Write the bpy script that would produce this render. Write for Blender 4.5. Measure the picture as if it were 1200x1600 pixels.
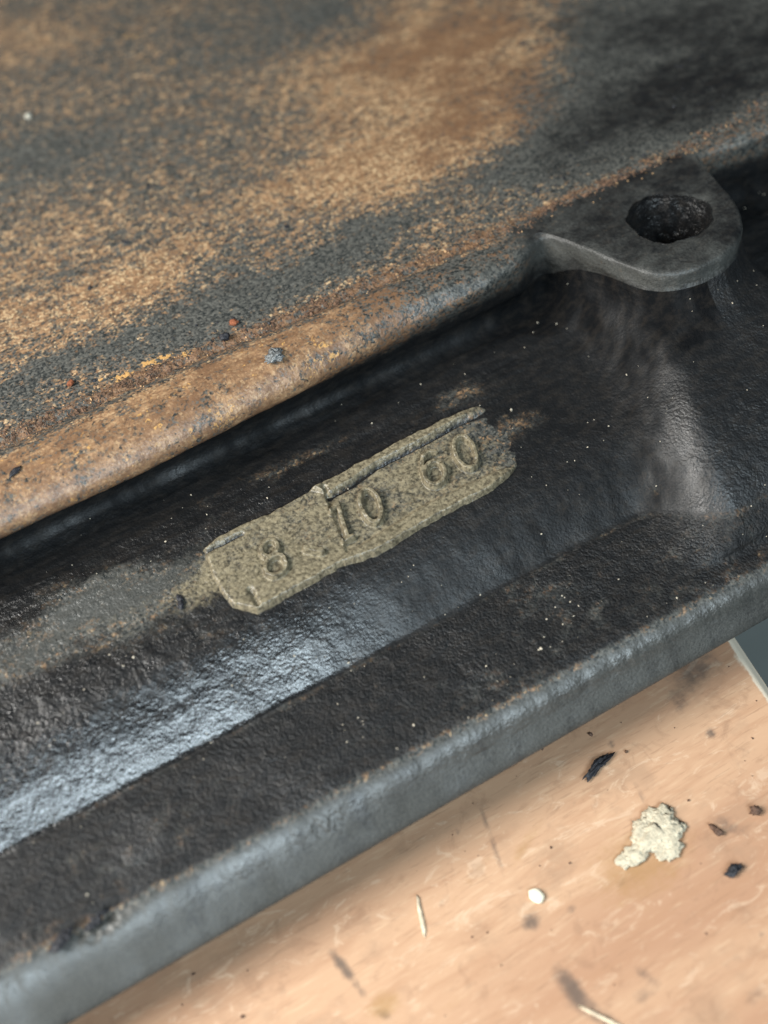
import bpy, math, random
import numpy as np
random.seed(7); rng = np.random.default_rng(11)
MM = 0.001
scene = bpy.context.scene
for o in list(bpy.data.objects): bpy.data.objects.remove(o)
R_ = math.radians

# ------------------------------------------------------------------ camera
AZ, EL, ROLL, DIST, FPX = R_(22), R_(46), R_(10.5), 260.0, 2000.0
AIM = np.array([0.0, 0.0, -16.0])                      # mm; +x along the block, -y outwards, +z up
_C = np.array([-math.sin(AZ)*math.cos(EL), -math.cos(AZ)*math.cos(EL), math.sin(EL)])
_F = -_C
_R0 = np.array([math.cos(AZ), -math.sin(AZ), 0.0]); _U0 = np.cross(_R0, _F)
_R = _R0*math.cos(ROLL) - _U0*math.sin(ROLL); _U = _R0*math.sin(ROLL) + _U0*math.cos(ROLL)
CAMP = AIM + _C*DIST
def hit(x, y, n, p0):
    """photo pixel (1200x1600) -> point in mm on the plane through p0 with normal n"""
    d = _F + _R*(x-600)/FPX - _U*(y-800)/FPX
    n = np.asarray(n, float); p0 = np.asarray(p0, float)
    return CAMP + d*(((p0-CAMP) @ n)/(d @ n))
import mathutils
cd = bpy.data.cameras.new('camera'); co = bpy.data.objects.new('camera', cd)
scene.collection.objects.link(co)
m = mathutils.Matrix.Identity(4)
for i in range(3):
    m[i][0], m[i][1], m[i][2], m[i][3] = _R[i], _U[i], -_F[i], CAMP[i]*MM
co.matrix_world = m
cd.sensor_fit = 'VERTICAL'; cd.sensor_height = 36; cd.lens = 36*FPX/1600
cd.clip_start = 0.005; cd.clip_end = 50
cd.dof.use_dof = True; cd.dof.focus_distance = 0.272; cd.dof.aperture_fstop = 8.0
scene.camera = co

# ------------------------------------------------------------------ light
world = bpy.data.worlds.new('World'); scene.world = world; world.use_nodes = True
world.node_tree.nodes['Background'].inputs[0].default_value = (0.80, 0.90, 1.0, 1)
world.node_tree.nodes['Background'].inputs[1].default_value = 0.05
def area(name, direction, dist, size, power, colour, aim=(0, 0, -20)):
    l = bpy.data.lights.new(name, 'AREA'); l.shape = 'RECTANGLE'; l.size, l.size_y = size
    l.energy = power; l.color = colour
    o = bpy.data.objects.new(name, l); scene.collection.objects.link(o)
    d = mathutils.Vector(direction).normalized(); p = d*dist + mathutils.Vector(aim)*MM
    o.location = p; o.rotation_euler = d.to_track_quat('Z', 'Y').to_euler()
    return o
area('side_window_light', (-0.74, 0.06, 0.62), 0.70, (0.40, 0.40), 11.5, (1.0, 0.97, 0.92))
area('open_door_light', (-0.08, -0.82, 0.58), 1.6, (1.0, 0.5), 30, (0.76, 0.91, 1.0))
scene.view_settings.view_transform = 'Standard'; scene.view_settings.look = 'None'
scene.view_settings.exposure = 0.0; scene.view_settings.gamma = 1.0

# ------------------------------------------------------------------ numpy helpers
def sstep(x, a, b):
    t = np.clip((x-a)/(b-a), 0, 1); return t*t*(3-2*t)
def vnoise(x, y, seed):
    r = np.random.default_rng(seed).random((256, 256))
    xi = np.floor(x).astype(int); yi = np.floor(y).astype(int)
    fx = x-xi; fy = y-yi; fx = fx*fx*fx*(fx*(6*fx-15)+10); fy = fy*fy*fy*(fy*(6*fy-15)+10)
    a = r[xi & 255, yi & 255]; b = r[(xi+1) & 255, yi & 255]; c = r[xi & 255, (yi+1) & 255]; d = r[(xi+1) & 255, (yi+1) & 255]
    return (a*(1-fx)+b*fx)*(1-fy) + (c*(1-fx)+d*fx)*fy - 0.5
def fbm(x, y, seed, octv=5, gain=0.55):
    s = 0; a = 1; n = 0
    for k in range(octv):
        s = s + a*vnoise(x*2**k+17.3*k, y*2**k-9.1*k, seed+k); n += a; a *= gain
    return s/n*1.6
def interp(x, pts):
    p = np.array(pts, float); return np.interp(x, p[:, 0], p[:, 1])
def smooth1(a, n):
    k = np.hanning(2*n+3)[1:-1]; k /= k.sum()
    return np.convolve(np.pad(a, n, mode='edge'), k, mode='valid')
def link(o, parent=None):
    scene.collection.objects.link(o)
    if parent is not None:
        o.parent = parent; o.matrix_parent_inverse = mathutils.Matrix.Translation(-parent.location)
    return o
def tag(o, label, cat=None, group=None, kind=None):
    o['label'] = label
    if cat: o['category'] = cat
    if group: o['group'] = group
    if kind: o['kind'] = kind
    return o
def mesh_np(name, co_mm, faces, mat, parent=None, normals=None, attrs=None, smooth=True):
    """co (n,3) mm, faces (m,4) or (m,3)"""
    me = bpy.data.meshes.new(name); k = faces.shape[1]
    me.vertices.add(len(co_mm)); me.vertices.foreach_set('co', (co_mm*MM).astype(np.float32).ravel())
    me.loops.add(faces.size); me.loops.foreach_set('vertex_index', faces.astype(np.int32).ravel())
    me.polygons.add(len(faces)); me.polygons.foreach_set('loop_start', np.arange(0, faces.size, k, dtype=np.int32))
    me.update(calc_edges=True)
    me.polygons.foreach_set('use_smooth', np.full(len(faces), smooth)); me.update()
    for an, arr in (attrs or {}).items():
        a = me.attributes.new(an, 'FLOAT_COLOR', 'POINT'); a.data.foreach_set('color', arr.astype(np.float32).ravel())
    if normals is not None: me.normals_split_custom_set_from_vertices(normals.astype(np.float32))
    me.materials.append(mat)
    return link(bpy.data.objects.new(name, me), parent)
def grid_normals(P):
    du = np.gradient(P, axis=0); dt = np.gradient(P, axis=1)
    n = np.cross(dt, du); n /= np.linalg.norm(n, axis=2, keepdims=True)+1e-12
    return n
def split_grid(P, N, A, B, part, names, mats, parents, drop=None):
    """cut a grid surface P (nu,nt,3) into parts by the id map `part` (nu-1,nt-1); shared borders, shared normals"""
    nu, nt = P.shape[:2]; idx = np.arange(nu*nt).reshape(nu, nt)
    q = np.stack([idx[:-1, :-1], idx[:-1, 1:], idx[1:, 1:], idx[1:, :-1]], -1)
    Pf, Nf, Af, Bf = P.reshape(-1, 3), N.reshape(-1, 3), A.reshape(-1, 4), B.reshape(-1, 4)
    out = {}
    for k, nm in names.items():
        sel = part == k
        if drop is not None: sel &= ~drop
        f = q[sel]
        if not len(f): continue
        u, inv = np.unique(f, return_inverse=True)
        out[k] = mesh_np(nm, Pf[u], inv.reshape(-1, 4), mats, parents(k, out), Nf[u], {'mA': Af[u], 'mB': Bf[u]})
    return out

# ------------------------------------------------------------------ node helper
class NT:
    def __init__(s, name):
        s.mat = bpy.data.materials.new(name); s.mat.use_nodes = True; s.t = s.mat.node_tree; s.t.nodes.clear()
        s.out = s.n('ShaderNodeOutputMaterial'); s.bsdf = s.n('ShaderNodeBsdfPrincipled')
        s.t.links.new(s.bsdf.outputs[0], s.out.inputs[0])
        tc = s.n('ShaderNodeTexCoord'); mp = s.n('ShaderNodeMapping'); mp.inputs['Scale'].default_value = (1000,)*3
        s.l(tc.outputs['Object'], mp.inputs[0]); s.P = mp.outputs[0]
    def n(s, t): return s.t.nodes.new(t)
    def l(s, a, b): s.t.links.new(a, b)
    def put(s, sock, v):
        if hasattr(v, 'links') or isinstance(v, bpy.types.NodeSocket): s.l(v, sock)
        else:
            try: sock.default_value = v
            except Exception: sock.default_value = (*v, 1) if len(v) == 3 else v
    def math(s, op, a, b=0.0, c=None, clamp=False):
        m = s.n('ShaderNodeMath'); m.operation = op; m.use_clamp = clamp
        s.put(m.inputs[0], a); s.put(m.inputs[1], b)
        if c is not None: s.put(m.inputs[2], c)
        return m.outputs[0]
    def noise(s, scale, detail=4, rough=0.55, vec=None, dist=0.0):
        m = s.n('ShaderNodeTexNoise'); m.inputs['Scale'].default_value = scale; m.inputs['Detail'].default_value = detail
        m.inputs['Roughness'].default_value = rough; m.inputs['Distortion'].default_value = dist
        s.l(vec or s.P, m.inputs['Vector']); return m.outputs['Fac']
    def voro(s, scale, feature='F1', out='Distance', vec=None):
        m = s.n('ShaderNodeTexVoronoi'); m.feature = feature; m.inputs['Scale'].default_value = scale
        s.l(vec or s.P, m.inputs['Vector']); return m.outputs[out]
    def ramp(s, v, a, b):
        m = s.n('ShaderNodeMapRange'); m.interpolation_type = 'SMOOTHSTEP'; m.clamp = True
        s.put(m.inputs[0], v); s.put(m.inputs[1], a); s.put(m.inputs[2], b); return m.outputs[0]
    def mix(s, f, a, b):
        m = s.n('ShaderNodeMix'); m.data_type = 'RGBA'
        s.put(m.inputs[0], f); s.put(m.inputs[6], a if not isinstance(a, tuple) else (*a, 1)); s.put(m.inputs[7], b if not isinstance(b, tuple) else (*b, 1))
        return m.outputs[2]
    def scalevec(s, v3):
        m = s.n('ShaderNodeMapping'); m.inputs['Scale'].default_value = v3; s.l(s.P, m.inputs[0]); return m.outputs[0]
    def attr(s, name):
        a = s.n('ShaderNodeAttribute'); a.attribute_name = name
        sp = s.n('ShaderNodeSeparateColor'); s.l(a.outputs['Color'], sp.inputs[0])
        return sp.outputs[0], sp.outputs[1], sp.outputs[2], a.outputs['Alpha']
    def bump(s, h, strength, dist_mm, normal=None):
        b = s.n('ShaderNodeBump'); s.put(b.inputs['Strength'], strength); b.inputs['Distance'].default_value = dist_mm*MM
        s.l(h, b.inputs['Height'])
        if normal is not None: s.l(normal, b.inputs['Normal'])
        return b.outputs[0]
    def set(s, col=None, rough=None, normal=None, spec=None, metal=None):
        for k, v in (('Base Color', col), ('Roughness', rough), ('Normal', normal), ('Specular IOR Level', spec), ('Metallic', metal)):
            if v is not None: s.put(s.bsdf.inputs[k], (*v, 1) if isinstance(v, tuple) and len(v) == 3 else v)
        return s.mat

def simple(name, col, rough=0.7, var=0.35, scale=1.2, bump=0.4, bd=0.2, metal=0.0):
    s = NT(name); n = s.noise(scale, 5, 0.6)
    c = s.mix(s.ramp(n, 0.3, 0.7), tuple(x*(1-var) for x in col), tuple(min(1, x*(1+var)) for x in col))
    return s.set(c, rough, s.bump(s.noise(scale*2.5, 4), bump, bd), metal=metal)

# ------------------------------------------------------------------ iron material
def iron_material():
    s = NT('weathered_cast_iron')
    rust, ochre, grime_shade, olive = s.attr('mA'); bare, gloss, bumpy, red = s.attr('mB')
    n1 = s.noise(0.22, 3, 0.6); n2 = s.noise(1.15, 3, 0.65); n3 = s.noise(3.4, 2, 0.6); n4 = s.noise(0.45, 4, 0.68, s.scalevec((0.6, 1.15, 1.0)))
    def cell(sc, vec=None):
        v_ = s.n('ShaderNodeTexVoronoi'); v_.inputs['Scale'].default_value = sc; s.l(vec or warp, v_.inputs['Vector'])
        sp_ = s.n('ShaderNodeSeparateColor'); s.l(v_.outputs['Color'], sp_.inputs[0]); return sp_.outputs
    nv = s.n('ShaderNodeTexNoise'); nv.inputs['Scale'].default_value = 1.4; nv.inputs['Detail'].default_value = 2; s.l(s.P, nv.inputs['Vector'])
    wm = s.n('ShaderNodeVectorMath'); wm.operation = 'MULTIPLY_ADD'; s.l(nv.outputs['Color'], wm.inputs[0]); wm.inputs[1].default_value = (0.9, 0.9, 0.9); s.l(s.P, wm.inputs[2]); warp = wm.outputs[0]
    c1 = cell(1.9); c2 = cell(0.75)
    # oxide-grey skin of the casting
    gv = s.math('ADD', s.math('MULTIPLY', n2, 0.7), s.math('MULTIPLY', c1[0], 0.38))
    grey = s.mix(s.ramp(gv, 0.30, 0.80), (0.016, 0.019, 0.019), (0.108, 0.106, 0.094))
    # rust film, broken up by grain
    j = s.math('ADD', s.math('ADD', s.math('MULTIPLY', s.math('SUBTRACT', n2, 0.5), 1.5), s.math('ADD', s.math('MULTIPLY', s.math('SUBTRACT', c1[1], 0.5), 0.85), s.math('MULTIPLY', s.math('SUBTRACT', c2[1], 0.5), 0.40))), s.math('MULTIPLY', s.math('SUBTRACT', n4, 0.5), 2.3))
    rf = s.math('MULTIPLY', s.ramp(s.math('ADD', rust, j), 0.15, 0.95), 0.92)
    tan = s.mix(s.ramp(n4, 0.35, 0.65), (0.175, 0.092, 0.045), (0.355, 0.212, 0.112))
    spk = s.ramp(bumpy, 0.25, 0.6)
    tan = s.mix(s.math('MULTIPLY', s.math('MULTIPLY', s.ramp(c1[2], 0.62, 0.98), 0.75), s.math('ADD', 0.25, spk, clamp=True)), tan, (0.58, 0.43, 0.25))
    tan = s.mix(s.math('MULTIPLY', s.math('MULTIPLY', s.ramp(c1[2], 0.40, 0.02), 0.72), s.math('ADD', 0.25, spk, clamp=True)), tan, (0.060, 0.040, 0.028))
    tan = s.mix(s.math('MULTIPLY', s.ramp(s.math('ADD', red, s.math('MULTIPLY', s.math('SUBTRACT', n2, 0.5), 1.2)), 0.3, 0.8), 0.85), tan, (0.150, 0.078, 0.040))
    col = s.mix(rf, grey, tan)
    of = s.ramp(s.math('ADD', ochre, s.math('ADD', s.math('MULTIPLY', s.math('SUBTRACT', n2, 0.5), 1.3), s.math('MULTIPLY', s.math('SUBTRACT', c2[2], 0.5), 0.75))), 0.42, 0.62)
    col = s.mix(of, col, s.mix(n3, (0.36, 0.18, 0.055), (0.58, 0.36, 0.14)))
    # rubbed bare iron
    bf = s.ramp(s.math('ADD', bare, s.math('MULTIPLY', s.math('SUBTRACT', n2, 0.5), 0.9)), 0.25, 0.80)
    col = s.mix(bf, col, s.mix(s.ramp(n3, 0.3, 0.7), (0.040, 0.041, 0.038), (0.072, 0.073, 0.067)))
    # old sooty black oil, plus shade painted into the same map
    gf = s.ramp(s.math('ADD', grime_shade, s.math('ADD', s.math('MULTIPLY', s.math('SUBTRACT', n2, 0.5), 0.55), s.math('MULTIPLY', s.math('SUBTRACT', n1, 0.5), 0.6))), 0.2, 0.85)
    oil = s.mix(s.ramp(n4, 0.42, 0.70), (0.0062, 0.0066, 0.0072), (0.0145, 0.0130, 0.0118))
    col = s.mix(gf, col, oil)
    # brushed olive patch of the date pad
    ov = s.ramp(s.math('ADD', olive, s.math('MULTIPLY', s.math('SUBTRACT', n2, 0.5), 0.9)), 0.2, 0.8)
    col = s.mix(ov, col, s.mix(s.ramp(s.math('ADD', s.math('MULTIPLY', n2, 0.8), s.math('MULTIPLY', c1[0], 0.2)), 0.28, 0.70), (0.066, 0.055, 0.035), (0.222, 0.188, 0.122)))
    # dark pits and pale specks
    pit = s.ramp(s.voro(0.55), 0.13, 0.09); pm = s.ramp(s.noise(0.16, 2), 0.50, 0.62)
    col = s.mix(s.math('MULTIPLY', s.math('MULTIPLY', pit, pm), 0.85), col, (0.012, 0.010, 0.009))
    rough = s.math('SUBTRACT', s.math('ADD', 0.63, s.math('MULTIPLY', s.math('SUBTRACT', n3, 0.5), 0.40)), s.math('MULTIPLY', s.math('MINIMUM', gloss, 0.86), 0.46), clamp=True)
    grain = s.math('ADD', s.math('MULTIPLY', n2, 0.70), s.math('MULTIPLY', n3, 0.26))
    grain = s.math('SUBTRACT', grain, s.math('MULTIPLY', s.voro(1.5), 0.28))
    nb = s.bump(grain, bumpy, 0.50)
    s.set(col, rough, nb, spec=s.math('ADD', 0.18, s.math('MULTIPLY', gloss, 0.86)))
    return s.mat
IRON = iron_material()

# ------------------------------------------------------------------ setting: floor and bench
BENCH = -61.0
def box_mesh(name, lo, hi, mat, parent=None, bevel=0.0):
    x0, y0, z0 = lo; x1, y1, z1 = hi
    v = np.array([(x, y, z) for z in (z0, z1) for y in (y0, y1) for x in (x0, x1)], float)
    f = np.array([(0, 2, 3, 1), (4, 5, 7, 6), (0, 1, 5, 4), (2, 6, 7, 3), (0, 4, 6, 2), (1, 3, 7, 5)])
    o = mesh_np(name, v, f, mat, parent, smooth=False)
    if bevel:
        b = o.modifiers.new('bevel', 'BEVEL'); b.width = bevel*MM; b.segments = 3
    return o
s = NT('grey_concrete'); n = s.noise(0.02, 6)
s.set(s.mix(n, (0.13, 0.15, 0.14), (0.22, 0.24, 0.23)), 0.8, s.bump(s.noise(0.2, 4), 0.3, 1.0)); CONC = s.mat
fl = box_mesh('floor', (-1500, -1500, BENCH-430), (1500, 1500, BENCH-400), CONC); fl['kind'] = 'structure'
def wood_material():
    s = NT('plywood'); g = s.scalevec((0.16, 1.0, 1.0)); g2 = s.scalevec((0.05, 0.35, 0.3))
    a = s.noise(0.35, 6, 0.6, g, 0.6); b = s.noise(0.10, 4, 0.5, g2, 0.8); c = s.noise(0.9, 4, 0.6, g)
    col = s.mix(s.ramp(b, 0.35, 0.65), (0.40, 0.230, 0.142), (0.50, 0.315, 0.198))
    col = s.mix(s.math('MULTIPLY', s.ramp(a, 0.46, 0.70), 0.55), col, (0.39, 0.220, 0.130))
    col = s.mix(s.math('MULTIPLY', s.ramp(c, 0.52, 0.75), 0.30), col, (0.66, 0.49, 0.33))
    d = s.noise(0.07, 5, 0.6); col = s.mix(s.math('MULTIPLY', s.ramp(d, 0.52, 0.70), 0.45), col, (0.31, 0.20, 0.13))
    sc_ = s.noise(0.22, 5, 0.7, s.scalevec((0.5, 1.0, 1.0)), 1.2); col = s.mix(s.math('MULTIPLY', s.ramp(sc_, 0.56, 0.66), 0.40), col, (0.66, 0.50, 0.36))
    sm = s.noise(0.13, 6, 0.68, None, 0.8); col = s.mix(s.math('MULTIPLY', s.ramp(sm, 0.54, 0.68), 0.38), col, (0.27, 0.155, 0.095))
    po = s.noise(1.6, 3, 0.6, s.scalevec((0.10, 1.0, 1.0))); col = s.mix(s.math('MULTIPLY', s.ramp(po, 0.58, 0.70), 0.35), col, (0.26, 0.15, 0.09))
    st, li, pa, _ = s.attr('mA')
    w = s.math('MULTIPLY', s.math('SUBTRACT', s.noise(0.5, 4, 0.6), 0.5), 0.7)
    col = s.mix(s.math('MULTIPLY', s.ramp(s.math('ADD', st, w), 0.25, 0.9), 0.80), col, (0.085, 0.070, 0.062))
    col = s.mix(s.math('MULTIPLY', s.ramp(s.math('ADD', li, w), 0.25, 0.9), 0.55), col, (0.33, 0.19, 0.07))
    col = s.mix(s.ramp(s.math('ADD', pa, w), 0.3, 0.7), col, (0.66, 0.58, 0.46))
    return s.set(col, 0.55, s.bump(a, 0.25, 0.3), spec=0.35)
WOOD = wood_material()
def bxy(px, py, z=None): 
    h = hit(px, py, (0, 0, 1), (0, 0, BENCH if z is None else z)); return h[0], h[1]
e1, e2 = bxy(1146, 985), bxy(1204, 1072)
EDGE = (e1[0]+e2[0])/2; EDX = (e2[0]-e1[0])/(e2[1]-e1[1])
bench = bpy.data.objects.new('workbench', None); bench.location = (-0.15, -0.05, (BENCH-400)*MM); link(bench)
tag(bench, 'wooden workbench top with stains and crumbs under the iron casting', 'workbench')
xs = np.linspace(-420, EDGE, 700); ys = np.linspace(-330, 260, 700)
X, Y = np.meshgrid(xs, ys, indexing='ij'); t = (X+420)/(EDGE+420); Xs = X + t*EDX*(Y-(e1[1]+e2[1])/2)
Z = BENCH + 0.12*fbm(X/40, Y/9, 5, 4) - 1.8*sstep(t, 0.994, 1.0)**2
def blobs(X, Y, lst):
    r = np.zeros_like(X)
    for (px, py, a, b, ang, v) in lst:
        cx, cy = bxy(px, py); c, s_ = math.cos(R_(ang)), math.sin(R_(ang))
        dx = (X-cx)*c+(Y-cy)*s_; dy = -(X-cx)*s_+(Y-cy)*c
        r = np.maximum(r, v*np.exp(-((dx/a)**2+(dy/b)**2)))
    return r
st = blobs(Xs, Y, [(1085, 1045, 9, 5, 20, .75), (1060, 1090, 6, 3, 60, .6), (830, 1440, 2.4, 2, 0, .9), (600, 1585, 2.5, 1.2, -60, .7), (535, 1510, 1.3, 5.0, 6, .95),
    (562, 1545, 1.0, 3.0, 6, .7), (895, 1548, 2.2, 6.5, -3, .95), (912, 1560, 1.6, 5, 15, .8), (935, 1588, 7, 1.6, -60, .8), (1010, 1525, 1.2, 4, 20, .7), (1140, 1290, 3, 5, 30, .6), (960, 1265, 3, 4, 10, .35),
    (775, 1330, .8, 7, -17, .7), (757, 1280, .8, 4, -17, .6), (1000, 1240, .8, 5, -14, .5), (1110, 1145, 1.4, 1.4, 0, .9), (955, 1163, 1.1, 1.1, 0, .8), (893, 1420, 1.3, 1.0, 0, .75), (1190, 1460, 1.0, .8, 0, .7),
    (690, 1410, 3, 1, 30, .5), (1160, 1180, 6, 3, 10, .4), (880, 1270, 10, 1.2, 8, .35), (560, 1450, 9, 1.5, 6, .35), (1090, 1430, 8, 2, 10, .35), (780, 1520, 5, 3, 30, .35), (1180, 1555, 4, 2, 0, .5), (450, 1540, 6, 2, 10, .3), (850, 1180, 12, 1.3, 12, .3), (1005, 1555, 3, 2, 0, .55), (970, 1380, 3, 1, 10, .5), (640, 1500, 5, 3, 0, .3), (1150, 1500, 5, 2, 10, .4), (715, 1300, 1, 1, 0, .6)])
lt = blobs(Xs, Y, [(820, 1320, 8, 1.6, 25, .6), (1000, 1350, 13, 9, 0, .75), (600, 1570, 4, 3, 0, .9), (680, 1510, 12, 6, 0, .3), (735, 1375, 10, 1.2, 20, .4), (700, 1570, 8, 3, 0, .35)])
pal = np.maximum(sstep(t, 0.9925, 0.9965), 0)
pal = np.maximum(pal, blobs(Xs, Y, [(1178, 1040, 2.5, 5, 20, .8)]))
Bm = np.stack([st, lt, pal, np.ones_like(st)], -1)
Pb = np.stack([Xs, Y, Z], -1)
nu, nt = X.shape; idx = np.arange(nu*nt).reshape(nu, nt)
q = np.stack([idx[:-1, :-1], idx[1:, :-1], idx[1:, 1:], idx[:-1, 1:]], -1).reshape(-1, 4)
mesh_np('top_surface', Pb.reshape(-1, 3), q, WOOD, bench, None, {'mA': Bm.reshape(-1, 4)})
cx0 = EDX*( -330-(e1[1]+e2[1])/2); cx1 = EDX*(260-(e1[1]+e2[1])/2)
bv = np.array([(x, y, z) for z in (BENCH-28, BENCH-1.75) for (x, y) in ((-420, -330), (EDGE+cx0, -330), (EDGE+cx1, 260), (-420, 260))], float)
bf_ = np.array([(3, 2, 1, 0), (0, 1, 5, 4), (1, 2, 6, 5), (2, 3, 7, 6), (3, 0, 4, 7)])
mesh_np('board', bv, bf_, simple('plywood_edge', (0.50, 0.38, 0.25), 0.7, 0.25, 0.4), bench, smooth=False)
LEG = simple('pine_leg', (0.40, 0.28, 0.17), 0.7, 0.2, 0.2)
for lx in (-400, -40):
    for ly in (-310, 190): box_mesh('leg', (lx, ly, BENCH-400), (lx+45, ly+45, BENCH-28), LEG, bench, 2)

# ------------------------------------------------------------------ the casting: one swept, uneven surface
UL, UR = -165.0, 200.0
U = np.arange(UL, UR+0.01, 0.4); NU = len(U)
# outline of the rim / lug as v(u)  (v = -y, outwards)
vR = interp(U, [(-165, -29), (-70, -30.0), (-40, -30.0), (0, -32), (25, -34), (48, -34), (58, -35.5), (64, -39), (67, -39.5), (69.5, -34), (72, -25.5), (75, -15.5), (78, -11.5), (82, -9.3), (87, -8.2), (93, -8.6),
                (99, -11), (104, -15), (107.5, -21), (109.5, -28), (111.2, -38), (113, -42.5), (118, -42.5), (128, -41), (145, -40), (200, -40)])
vR = smooth1(vR, 4)
vT = smooth1(interp(U, [(-165, -50.5), (-60, -51), (-20, -51.5), (23, -48.5), (70, -46.5), (113, -46.5), (141, -50), (200, -54)]), 20)
lug = sstep(U, 52, 68)*(1-sstep(U, 109, 116))              # where the bead flattens into the lug
bead = 1-sstep(U, 20, 66) + 0.12*sstep(U, 112, 125); bead = np.clip(bead, 0, 1)
lf = 1-sstep(U, -60, 30)                                   # roll into the flange is fuller towards the far left
wob = 0.5*fbm(U/14, U*0+3.3, 21, 3); wob2 = 0.7*fbm(U/30, U*0+9.3, 31, 3)
def colw(v):                                               # 1 on the buttress under the lug, 0 in the pockets
    uf = interp(v, [(-45, 72), (-28, 71.5), (-6, 70.5), (0, 69.5), (15, 64.5), (27, 59), (36, 53.5)])
    wd = interp(v, [(-45, 4), (-20, 7), (0, 8), (20, 8), (35, 10)])
    return sstep(U, uf-wd*1.7, uf+wd*0.55)**1.7*(1-sstep(U, 104, 112+max(0, (v+10)*0.25)))
K = []                                                     # control polygon, arrays over u
def cp(v, w, n=1):
    v = np.broadcast_to(np.asarray(v, float), U.shape); w = np.broadcast_to(np.asarray(w, float), U.shape)
    for _ in range(n): K.append((v.copy(), w.copy()))
one = np.ones_like(U)
cp(-64, 0); cp(vT-3, 0.0); cp(vT-0.6, -0.2); cp(vT+0.5, -1.0*bead-0.2); cp(vT+1.8, -0.6*bead)
bw = vR-vT
cp(vT+bw*0.26, 1.3*bead); cp(vT+bw*0.55, 1.7*bead)
cp(vT+bw*0.80, 0.9*bead+0*one); cp(vR-1.6*(1-bead)-1.0*bead, -1.8*bead-0.1*(1-bead)); cp(vR+0.1, -4.2*bead-1.0*(1-bead)+wob*0.3)
cp(vR-0.6*bead-0.1, -6.6*bead-3.2*(1-bead)); 
wl = np.minimum(vR-3.0, -1e9*0+vR-2.5)
cw = colw(-34)
pv = np.where(U > 60, np.minimum(vR-2.0, -38), vR-5.5); pv = smooth1(pv, 6)
# pocket wall -> panel | underside of lug -> buttress face
def blend(vp, wp, vc, wc, vm=None, n=1):
    k = colw(np.mean(vp) if vm is None else vm); cp(vp*(1-k)+vc*k, wp*(1-k)+wc*k, n)
blend(np.minimum(-37.0, vR-1.2), -9.4*one, vR-0.1, -4.2*one, -37)
blend(np.minimum(-39.5, vR-2.0), -15.5*one, vR+0.6, -5.6*one, -36)
blend(np.minimum(-36.5, vR+0.5), -18.6*one, vR+1.6, -7.4*one, -30)
PS = 0.13; pan = lambda v: -21.5-(v+4.0)*PS
blend(-28.0*one, pan(-28.0)*one-0.2, vR+3.6, -9.4*one, -24)
blend(-16.0*one, pan(-16.0)*one, np.maximum(vR+7, -4), -11.6*one, -10)
blend(-4.0*one, pan(-4.0)*one, 4.0*one, -14.2*one, 0)
blend(4.0-1.5*lf, -22.7-0.1*lf, 12.0*one, -17.2*one, 9)
blend(8.5-2.0*lf+wob2, -24.7+0.1*lf, 18*one, -20.0*one, 14)
blend(12.8-1.0*lf+wob2, -28.1+0*U, 23.5*one, -23.2*one, 19)
blend(16.6+wob2, -31.8*one, 28.5*one, -26.8*one, 23)
blend(18.0+wob2, -33.0*one, 31*one, -28.9*one, 24)
blend(20.0+wob2*0.6, -33.2*one, 33.5*one, -31.0*one, 27)
blend(30.0*one, -34.9*one, 36.5*one, -33.8*one, 34)
vE = 40.2+0.030*U
cp(vE-5, -35.9); cp(vE-1.0, -36.6+wob*0.3); cp(vE+2.2, -38.8+wob*0.3); cp(vE*0.5+24.2, -42.2); cp(47.6+wob*0.2, -46.0); cp(47.2, -47.6); cp(44, -48.2); cp(20, -48.5); cp(5, -49); cp(2, -53); cp(0, BENCH+0.3); cp(-60, BENCH+0.1)
KV = np.stack([k[0] for k in K], 1); KW = np.stack([k[1] for k in K], 1)
def bspline2(C, n):                                        # uniform quadratic B-spline along axis 1
    m_ = C.shape[1]; out = []
    for i in range(m_-2):
        t = np.linspace(0, 1, n, endpoint=False)[None]
        out.append(0.5*((1-t)**2*C[:, i:i+1] + (-2*t*t+2*t+1)*C[:, i+1:i+2] + t*t*C[:, i+2:i+3]))
    out.append(0.5*(C[:, -2:-1]+C[:, -1:]))
    return np.concatenate(out, 1)
SV = bspline2(KV, 24); SW = bspline2(KW, 24)
# resample by arc length of a mean section so the quads are even
ref = slice(int((0-UL)/0.4), int((110-UL)/0.4), 10)
ds = np.sqrt(np.diff(SV[ref], axis=1)**2+np.diff(SW[ref], axis=1)**2).mean(0)
arc = np.concatenate([[0], np.cumsum(ds)]); 
cut = np.interp(KV.shape[1]-9.5, np.arange(KV.shape[1]), np.arange(KV.shape[1]))   # underside starts near here
i_under = int((KV.shape[1]-8)*24)
tq = np.concatenate([np.linspace(0, arc[i_under], 470), np.linspace(arc[i_under], arc[-1], 40)[1:]])
fi = np.interp(tq, arc, np.arange(len(arc))); i0 = np.clip(fi.astype(int), 0, len(arc)-2); fr = fi-i0
SV = SV[:, i0]*(1-fr)+SV[:, i0+1]*fr; SW = SW[:, i0]*(1-fr)+SW[:, i0+1]*fr
KI = np.interp(tq, arc, np.arange(len(arc)))/24.0          # control index of every sample (0 = deck ...)
# deck behind the crease
v_start = SV[:, :1]
dk = np.concatenate([np.linspace(-340, -130, 150), np.linspace(-130, -64.0, 130)])[None, :-1]
DV = np.broadcast_to(dk, (NU, dk.shape[1])); lastv = v_start
sc = (lastv+340)/( -64.0+340); DV = -340+(DV+340)*sc
V = np.concatenate([DV, SV], 1); W = np.concatenate([np.zeros_like(DV), SW], 1); ND = DV.shape[1]
KI = np.concatenate([np.full(ND, -1.0), KI])
UU = np.broadcast_to(U[:, None], V.shape).copy(); NTT = V.shape[1]
P = np.stack([UU, -V, W], -1); N = grid_normals(P)
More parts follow.
